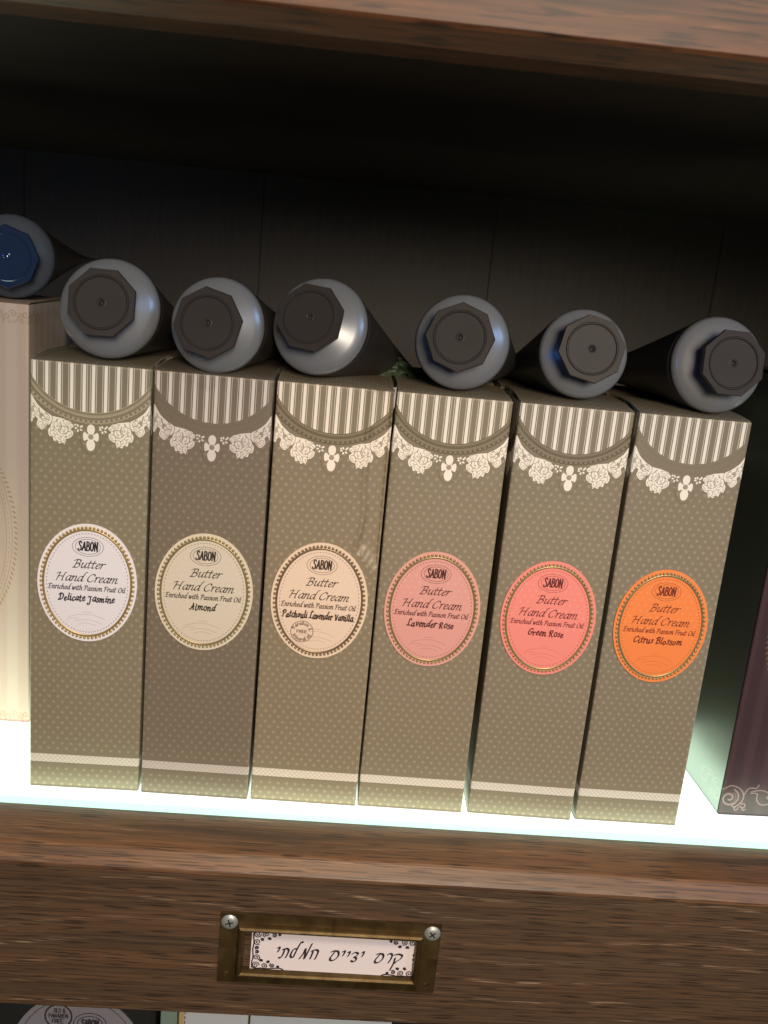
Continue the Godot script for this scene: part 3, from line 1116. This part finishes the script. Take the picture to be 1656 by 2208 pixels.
	l.rotation = Vector3(PI / 2, 0, 0)
	l.area_size = Vector2(0.9, 0.107)
	l.light_color = Color(0.86, 1.0, 0.80)
	l.light_energy = 0.045
	l.area_range = 3.0
	l.shadow_enabled = true


func build_cartons() -> void:
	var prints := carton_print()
	var xs := [0.01256, 0.05874, 0.10495, 0.15086, 0.19857, 0.24569]
	var yaws := [0.0148, -0.0105, -0.0104, -0.0089, -0.0230, -0.0013]
	var tints := [Color(1.0, 1.0, 0.97), Color(0.90, 0.875, 0.87), Color(1.03, 1.0, 0.965), Color(1.02, 1.0, 0.975), Color(1.0, 0.99, 0.98), Color(0.99, 0.985, 0.98)]
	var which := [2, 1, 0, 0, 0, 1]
	var specs := [
		["white", Color8(230, 226, 232), Color8(236, 230, 234), Color8(30, 24, 30), "Delicate Jasmine", 1.12, Color(0.64, 0.52, 0.28)],
		["cream", Color8(214, 202, 184), Color8(220, 208, 186), Color8(44, 36, 28), "Almond", 0.52, Color(0.56, 0.49, 0.32)],
		["pale peach", Color8(232, 206, 184), Color8(232, 208, 182), Color8(52, 34, 24), "Patchouli Lavender Vanilla", 1.47, Color(0.48, 0.38, 0.27)],
		["dusty pink", Color8(222, 158, 148), Color8(224, 164, 150), Color8(70, 24, 24), "Lavender Rose", 0.98, Color(0.55, 0.46, 0.29)],
		["coral pink", Color8(240, 140, 130), Color8(240, 142, 132), Color8(96, 24, 26), "Green Rose", 0.76, Color(0.58, 0.49, 0.30)],
		["orange", Color8(240, 134, 70), Color8(242, 138, 74), Color8(110, 36, 18), "Citrus Blossom", 1.06, Color(0.56, 0.48, 0.30)],
	]
	var says := [
		"olive patterned hand cream carton with white oval label, Delicate Jasmine",
		"browner patterned hand cream carton with cream oval label reading Almond",
		"creased patterned hand cream carton with pale peach oval label and round stamp",
		"patterned hand cream carton with dusty pink oval label, Lavender Rose",
		"patterned hand cream carton with coral pink oval label, Green Rose",
		"patterned hand cream carton with orange oval label, Citrus Blossom",
	]
	var lm := label_mesh(0.0195, 0.02465)
	var bm := border_mesh(0.0195, 0.02465)
	var card := mat(Color8(205, 198, 186), 0.8)
	var rng := RandomNumberGenerator.new()
	rng.seed = 5
	for i in 6:
		var o := thing("hand_cream_carton", says[i], "carton", Vector3(xs[i], 0.0003, 0.0), "hand cream cartons in a row on the glass shelf")
		o.rotation.y = yaws[i]
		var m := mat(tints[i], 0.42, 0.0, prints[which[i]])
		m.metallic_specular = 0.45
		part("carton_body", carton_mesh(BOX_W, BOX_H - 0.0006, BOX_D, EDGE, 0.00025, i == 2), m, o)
		var bulge := 0.0012
		var ll := rng.randf_range(0.0, 0.0012)
		var lr := rng.randf_range(0.0, 0.0008)
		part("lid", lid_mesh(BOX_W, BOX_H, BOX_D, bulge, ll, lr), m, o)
		part("lid_edge", lid_mesh(BOX_W, BOX_H, BOX_D, bulge, ll, lr, -1), card, o)
		part("lid_edge", lid_mesh(BOX_W, BOX_H, BOX_D, bulge, ll, lr, 1), card, o)
		var s: Array = specs[i]
		var lab := part("label", lm, mat(Color.WHITE, 0.5, 0.0, label_print(s[1], s[2], s[3], s[4], s[5], i == 2)), o)
		lab.position = Vector3(0.0226, 0.0915, 0.0006)
		lab.set_meta("label", s[0] + " oval sticker")
		var gold := mat(s[6].lightened(0.12), 0.36, 0.5)
		part("gold_border", bm, gold, lab)
		if i == 2:
			part("torn_corner", torn(), card, o)
	# the second row, of which only the tops show between the tubes
	var plain := mat(Color(0.95, 0.93, 0.9), 0.45, 0.0, prints[1])
	var body := carton_mesh(BOX_W, BOX_H - 0.0006, BOX_D, EDGE, 0.0)
	var lid := lid_mesh(BOX_W, BOX_H, BOX_D, 0.0012, 0.0, 0.001)
	var edges := [lid_mesh(BOX_W, BOX_H, BOX_D, 0.0012, 0.0, 0.001, -1), lid_mesh(BOX_W, BOX_H, BOX_D, 0.0012, 0.0, 0.001, 1)]
	var first: Node3D
	var names := ["white", "cream", "pale peach", "dusty pink", "coral pink", "orange"]
	for i in 6:
		var o: Node3D
		if i == 0:
			o = thing("rear_carton", "", "carton", Vector3.ZERO)
			part("carton_body", body, plain, o)
			part("lid", lid, plain, o)
			part("lid_edge", edges[0], card, o)
			part("lid_edge", edges[1], card, o)
			first = o
		else:
			o = first.duplicate()
			o.name = numbered("rear_carton")
			add_child(o)
		o.position = Vector3(xs[i] + rng.randf_range(-0.0006, 0.0006), 0.0003, -0.0495)
		o.rotation.y = rng.randf_range(-0.012, 0.012)
		tag(o, "carton in the shade directly behind the one with the %s label" % names[i], "carton", "cartons in the second row")


func torn() -> ArrayMesh:
	var st := begin()
	var a: Array = [Vector3(0.0440, 0.1795, -0.002), Vector3(0.0449, 0.1788, 0.0005), Vector3(0.0456, 0.1800, -0.0018), Vector3(0.0446, 0.1765, 0.0007), Vector3(0.0455, 0.1768, -0.0006), Vector3(0.0449, 0.1715, 0.0004), Vector3(0.0454, 0.1722, -0.0008)]
	for t in [[0, 1, 2], [1, 3, 4], [1, 4, 2], [3, 5, 6], [3, 6, 4]]:
		st.set_smooth_group(-1)
		for k in [0, 2, 1]:
			st.set_uv(Vector2.ZERO)
			st.add_vertex(a[t[k]])
	return done(st)


func build_tubes() -> void:
	var shell := mat(Color8(52, 48, 46), 0.4)
	var pearl := mat(Color8(134, 136, 141), 0.33, 0.3)
	pearl.clearcoat_enabled = true
	pearl.clearcoat = 0.25
	pearl.clearcoat_roughness = 0.2
	var plastic := mat(Color8(54, 49, 47), 0.46)
	plastic.metallic_specular = 0.3
	var blue_lit_cap := mat(Color8(52, 74, 118), 0.08, 0.55)  # blue of the reflected light put into the cap colour
	blue_lit_cap.clearcoat_enabled = true
	blue_lit_cap.clearcoat = 1.0
	blue_lit_cap.clearcoat_roughness = 0.04
	var blue_lit_pearl := mat(Color8(84, 92, 106), 0.34, 0.3)  # pearl again, darker and bluer: dim blue light put into the colour
	var rows := [
		[Vector3(0.0404, 0.1996, -0.006), 0.0187, 0.0, 0.20, 0.39, "grey hand cream tube lying above the white oval label, second tube from the left"],
		[Vector3(0.0810, 0.1971, -0.004), 0.0180, -0.14, 0.12, 0.14, "grey hand cream tube lying above the cream oval label, its cap set low"],
		[Vector3(0.1194, 0.2001, -0.006), 0.0187, -0.28, 0.28, 0.30, "brightly lit grey hand cream tube lying above the pale peach oval label"],
		[Vector3(0.1742, 0.1991, -0.006), 0.0182, -0.19, 0.19, 0.03, "grey hand cream tube lying above the dusty pink oval label, cap standing on a corner"],
		[Vector3(0.2222, 0.1988, -0.008), 0.0174, -0.02, 0.22, 0.16, "smaller looking grey hand cream tube lying above the coral pink oval label"],
		[Vector3(0.2748, 0.1993, -0.006), 0.0187, 0.07, 0.16, 0.37, "grey hand cream tube above the orange label, turned so its tapering side shows"],
		[Vector3(-0.0158, 0.2138, -0.066), 0.0176, 0.16, 0.0, 0.05, "glossy tube coloured blue for the light on it, lying on the beige gift box, cut off by the picture edge"],
	]
	var bodies := {}
	for q in rows:
		var r: float = q[1]
		var o := thing("hand_cream_tube", q[5], "tube", q[0], "hand cream tubes lying on the boxes")
		o.basis = Basis.from_euler(Vector3(-q[3], q[2], 0))
		if not bodies.has(r):
			var prof := [[0.0095, 0.0058, 2], [r * 0.80, 0.0034, 2], [r * 0.93, 0.0022, 2], [r * 0.975, 0.0012, 2], [r, -0.0002, 2], [r, -0.0006, 2]]
			bodies[r] = [tube_body(r, 0.115), lathe(prof)]
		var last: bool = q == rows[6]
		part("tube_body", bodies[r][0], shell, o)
		part("shoulder", bodies[r][1], blue_lit_pearl if last else pearl, o)
		var cap := part("cap", cap_mesh(0.0121), blue_lit_cap if last else plastic, o)
		cap.position.z = 0.0142
		cap.rotation.z = q[4]


func build_wrapper() -> void:
	# a scrap of crumpled film squeezed between the tubes, the green glow of the shelf put into its colour
	var n := FastNoiseLite.new()
	n.seed = 8
	n.frequency = 0.11
	var rows := []
	var uvs := []
	for i in 10:
		var row := []
		var ur := []
		for j in 19:
			var s := j / 18.0
			var t := i / 9.0
			var ragged := 0.7 + 0.6 * absf(n.get_noise_2d(j * 1.6, 3.0))
			row.append(Vector3((s - 0.5) * 0.022 + n.get_noise_2d(i * 3.0, j * 2.0) * 0.002, (1.0 - t) * 0.009 * ragged * (0.3 + sin(PI * s)), n.get_noise_2d(i * 3.0 + 40.0, j * 2.6) * 0.012))
			ur.append(Vector2(s, t))
		rows.append(row)
		uvs.append(ur)
	var st := begin()
	patch(st, rows, uvs, -1)
	var m := mat(Color8(130, 146, 122), 0.3)
	m.backlight_enabled = true
	m.backlight = Color(0.5, 0.62, 0.52)
	var o := MeshInstance3D.new()
	o.name = "crumpled_wrapper"
	o.mesh = done(st)
	o.material_override = m
	o.position = Vector3(0.1495, 0.1795, -0.040)
	tag(o, "scrap of crumpled film with green shelf glow in its colour, behind the cartons with peach and dusty pink labels", "wrapper")
	add_child(o)


func build_holder() -> void:
	var brass := mat(Color8(108, 90, 58), 0.42, 0.65)
	var n := NoiseTexture2D.new()
	n.width = 256
	n.height = 128
	var fn := FastNoiseLite.new()
	fn.seed = 4
	fn.frequency = 0.02
	n.noise = fn
	var ramp := Gradient.new()
	ramp.set_color(0, Color(0.66, 0.62, 0.52))
	ramp.set_color(1, Color(1, 1, 1))
	n.color_ramp = ramp
	brass.albedo_texture = n
	brass.uv1_triplanar = true
	brass.uv1_scale = Vector3(18, 18, 18)
	var at := Vector3(0.1428, -0.0418, 0.0391)
	var o := thing("label_holder", "antique brass label holder screwed to the lower oak shelf", "label holder", at)
	o.rotation.z = -0.004
	var plate := CSGCombiner3D.new()
	# base plate with its window and four holes
	var st := CSGBox3D.new()
	st.size = Vector3(0.0874, 0.0318, 0.0011)
	st.position.z = 0.00055
	plate.add_child(st)
	var cut := CSGBox3D.new()
	cut.operation = CSGShape3D.OPERATION_SUBTRACTION
	cut.size = Vector3(0.0690, 0.0184, 0.006)
	plate.add_child(cut)
	for sx in [-1, 1]:
		var hole := CSGCylinder3D.new()
		hole.operation = CSGShape3D.OPERATION_SUBTRACTION
		hole.radius = 0.0012
		hole.height = 0.01
		hole.sides = 20
		hole.rotation.x = PI / 2
		hole.position = Vector3(sx * 0.0402, -0.0120, 0)
		plate.add_child(hole)
	plate.name = "plate"
	plate.material_override = brass
	o.add_child(plate)
	var ring := frame_mesh([[0.0366, 0.0117, 0.0011], [0.0365, 0.0116, 0.0026], [0.0360, 0.0111, 0.0036], [0.0353, 0.0104, 0.0040], [0.0346, 0.0098, 0.0037], [0.0341, 0.0093, 0.0030], [0.0339, 0.0091, 0.0012]])
	part("frame", ring, brass, o)
	var steel := mat(Color8(186, 190, 184), 0.4, 0.6)
	for sx in [-1, 1]:
		var s := part("screw", lathe([[0.0002, 0.0009, 1], [0.0014, 0.0009, 1], [0.0024, 0.0007, 1], [0.0031, 0.0003, 1], [0.0033, 0.0, 1]], 28), steel, o)
		s.position = Vector3(sx * 0.0402, 0.0119, 0.0011)
		var x := begin()
		for k in 2:
			var a: float = 0.5 + k * PI / 2 + sx * 0.2
			var d := Vector3(cos(a), sin(a), 0) * 0.0016
			var e := Vector3(-sin(a), cos(a), 0) * 0.00028
			var z := Vector3(0, 0, 0.00094 + k * 0.00001)
			quad(x, -d + e + z, d + e + z, d - e + z, -d - e + z)
		part("cross_slot", done(x), mat(Color8(40, 42, 40), 0.6, 0.5), s)
	var c := MeshInstance3D.new()
	c.name = "paper_card"
	var pm := begin()
	quad(pm, Vector3(-0.0331, 0.0094, 0), Vector3(0.0331, 0.0094, 0), Vector3(0.0331, -0.0094, 0), Vector3(-0.0331, -0.0094, 0))
	quad(pm, Vector3(-0.0331, -0.0094, 0), Vector3(0.0331, -0.0094, 0), Vector3(0.0331, -0.0094, -0.0003), Vector3(-0.0331, -0.0094, -0.0003), Rect2(0.3, 0.5, 0.01, 0.01))
	quad(pm, Vector3(-0.0331, 0.0094, 0), Vector3(-0.0331, -0.0094, 0), Vector3(-0.0331, -0.0094, -0.0003), Vector3(-0.0331, 0.0094, -0.0003), Rect2(0.3, 0.5, 0.01, 0.01))
	c.mesh = done(pm)
	c.material_override = mat(Color.WHITE, 0.7, 0.0, card_print())
	c.position = at + Vector3(0.0020, -0.0004, 0.0008)
	c.rotation.z = -0.006
	tag(c, "white paper card with handwritten script and scroll corners in the brass holder", "card")
	add_child(c)


func build_neighbours() -> void:
	var beige := gift_print(Color8(200, 183, 173), Color8(190, 171, 160), Color8(160, 132, 108), true)
	var o := thing("gift_box", "tall beige striped gift box beside the row on the left", "box", Vector3(-0.071, 0.0003, -0.054))
	part("box_body", carton_mesh(0.066, 0.1945, 0.064, 0.0008, 0.0002), mat(Color.WHITE, 0.5, 0.0, beige), o)
	part("lid", lid_mesh(0.066, 0.1951, 0.064, 0.0004, 0, 0), mat(Color8(190, 166, 146), 0.6), o)
	var plum := gift_print(Color8(64, 48, 54), Color8(74, 56, 60), Color8(158, 130, 130), false)
	var p := thing("gift_box", "tall dark plum gift box with pale scroll corners right of the orange labelled carton", "box", Vector3(0.3142, 0.0003, -0.0113))
	p.rotation.y = 0.03
	var mp := mat(Color.WHITE, 0.26, 0.0, plum)
	part("box_body", carton_mesh(0.066, 0.1955, 0.064, 0.0008, 0.0002, false, -0.12), mp, p)
	# the glossy foil on its side mirrors the lit glass
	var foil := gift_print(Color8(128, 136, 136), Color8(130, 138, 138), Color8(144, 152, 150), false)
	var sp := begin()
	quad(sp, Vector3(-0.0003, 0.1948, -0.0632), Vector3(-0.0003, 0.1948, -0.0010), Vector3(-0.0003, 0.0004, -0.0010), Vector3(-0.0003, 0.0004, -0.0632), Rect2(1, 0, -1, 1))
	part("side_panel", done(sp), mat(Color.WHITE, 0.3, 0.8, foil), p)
	part("lid", lid_mesh(0.066, 0.1961, 0.064, 0.0004, 0, 0), mat(Color8(70, 54, 60), 0.4), p)


func build_lower_row() -> void:
	# what shows under the lower shelf edge: a dark round-labelled box and two pale cartons
	var dark := mat(Color8(44, 44, 42), 0.5)
	var o := thing("dark_gift_box", "dark box with a pale oval label peeping out below the shelf", "box", Vector3(0.0315, -0.30, 0.018))
	var bx := part("box_body", solid_box(Vector3(0.080, 0.222, 0.06), 0.002), dark, o)
	bx.position = Vector3(0, 0.111, -0.03)
	var c := Canvas.new(420, 420, Color8(150, 146, 152))
	var ink := Color8(60, 50, 56)
	var m := Vector2(150, 82)
	var e := PackedVector2Array()
	for k in 41:
		e.append(m + Vector2(cos(TAU * k / 40), sin(TAU * k / 40)) * 42)
	c.line(e, 2.6, ink)
	write(c, look_up("SLS &", caps), m.x + 4, m.y - 14, 38, 9, 0, 1.5, 1.2, 0, ink)
	write(c, look_up("PARABEN", caps), m.x, m.y + 5, 62, 9, 0, 1.5, 1.2, 0, ink)
	write(c, look_up("FREE", caps), m.x - 2, m.y + 24, 36, 9, 0, 1.5, 1.2, 0, ink)
	for r in [[52, 38], [40, 27]]:
		e.clear()
		for k in 41:
			e.append(Vector2(250 + cos(TAU * k / 40) * r[0], 104 + sin(TAU * k / 40) * r[1]))
		c.line(e, 1.4, ink)
	write(c, look_up("SABON", caps), 250, 116, 56, 18, 0.05, 2.6, 2.2, 0, ink)
	e.clear()
	for k in 61:
		e.append(Vector2(210 + cos(TAU * k / 60) * 190, 210 + sin(TAU * k / 60) * 196))
	c.line(e, 1.4, ink, 0.7)
	var lab := part("label", label_mesh(0.028, 0.030), mat(Color.WHITE, 0.6, 0.0, c.texture()), o)
	lab.position = Vector3(0.0072, 0.1835, 0.0007)
	var jar := thing("dark_jar", "dark round jar left of the box under the shelf", "jar", Vector3(-0.030, -0.30, -0.01))
	part("jar_body", lathe_up([[0.0, 0.0], [0.030, 0.0], [0.031, 0.002], [0.031, 0.196], [0.030, 0.198], [0.0, 0.198]]), dark, jar)
	part("jar_lid", lathe_up([[0.0, 0.1982], [0.032, 0.1982], [0.032, 0.2190], [0.031, 0.2205], [0.0, 0.2205]]), mat(Color8(54, 54, 52), 0.4), jar)
	var em := Canvas.new(500, 1500, Color8(214, 218, 222))
	for x in 500:
		for y in 1500:
			if x < 40:
				em.put(x, y, Color8(206, 180, 128), 1.0)
	for k in 90:
		em.ellipse(Vector2(46, k * 17 + 4), 4, 6, Color8(120, 84, 50))
	var green := Color8(70, 112, 84)
	e.clear()
	for k in 41:
		e.append(Vector2(452, 300) + Vector2(cos(TAU * k / 40), sin(TAU * k / 40)) * 34)
	em.line(e, 3.0, green)
	for k in 5:
		em.line(spiral(Vector2(436 + k * 8, 292 + (k % 2) * 14), 9, 1.1, k), 1.6, green)
	var pale := thing("pale_carton", "pale carton with a gold chain edge and green emblem below the shelf", "carton", Vector3(0.0815, -0.30, 0.018))
	part("carton_body", carton_mesh(0.030, 0.2218, 0.045, 0.0007, 0.0), mat(Color.WHITE, 0.6, 0.0, em.texture()), pale)
	part("lid", lid_mesh(0.030, 0.2224, 0.045, 0.0003, 0, 0), mat(Color8(214, 218, 222), 0.6), pale)
	var filler := thing("glow_filler", "narrow added box with green glow in its colour, between the dark box and the gold edged carton", "carton", Vector3(0.0735, -0.30, 0.016))
	part("carton_body", carton_mesh(0.0072, 0.2218, 0.045, 0.0005, 0.0), mat(Color8(138, 160, 146), 0.6), filler)  # added box, its green stands for the glow in the gap
	part("lid", lid_mesh(0.0072, 0.2224, 0.045, 0.0002, 0, 0), mat(Color8(150, 196, 168), 0.6), filler)
	var pm := mat(Color8(206, 214, 222), 0.6)
	var two := thing("pale_carton", "plain pale blue carton right of the gold edged one below the shelf", "carton", Vector3(0.1122, -0.30, 0.017))
	part("carton_body", carton_mesh(0.062, 0.2218, 0.045, 0.0007, 0.0), pm, two)
	part("lid", lid_mesh(0.062, 0.2224, 0.045, 0.0003, 0, 0), pm, two)


func lathe_up(prof: Array) -> ArrayMesh:
	# turned about the y axis, profile (radius, height) from the foot upwards
	var st := begin()
	var n := 40
	for k in prof.size() - 1:
		var rows := []
		var uvs := []
		for i in [1, 0]:
			var q = prof[k + i]
			var row := []
			var ur := []
			for j in n + 1:
				var a := TAU * j / n
				row.append(Vector3(sin(a) * q[0], q[1], cos(a) * q[0]))
				ur.append(Vector2(float(j) / n, q[1] * 4))
			rows.append(row)
			uvs.append(ur)
		patch(st, rows, uvs, k + 1)
	return done(st)
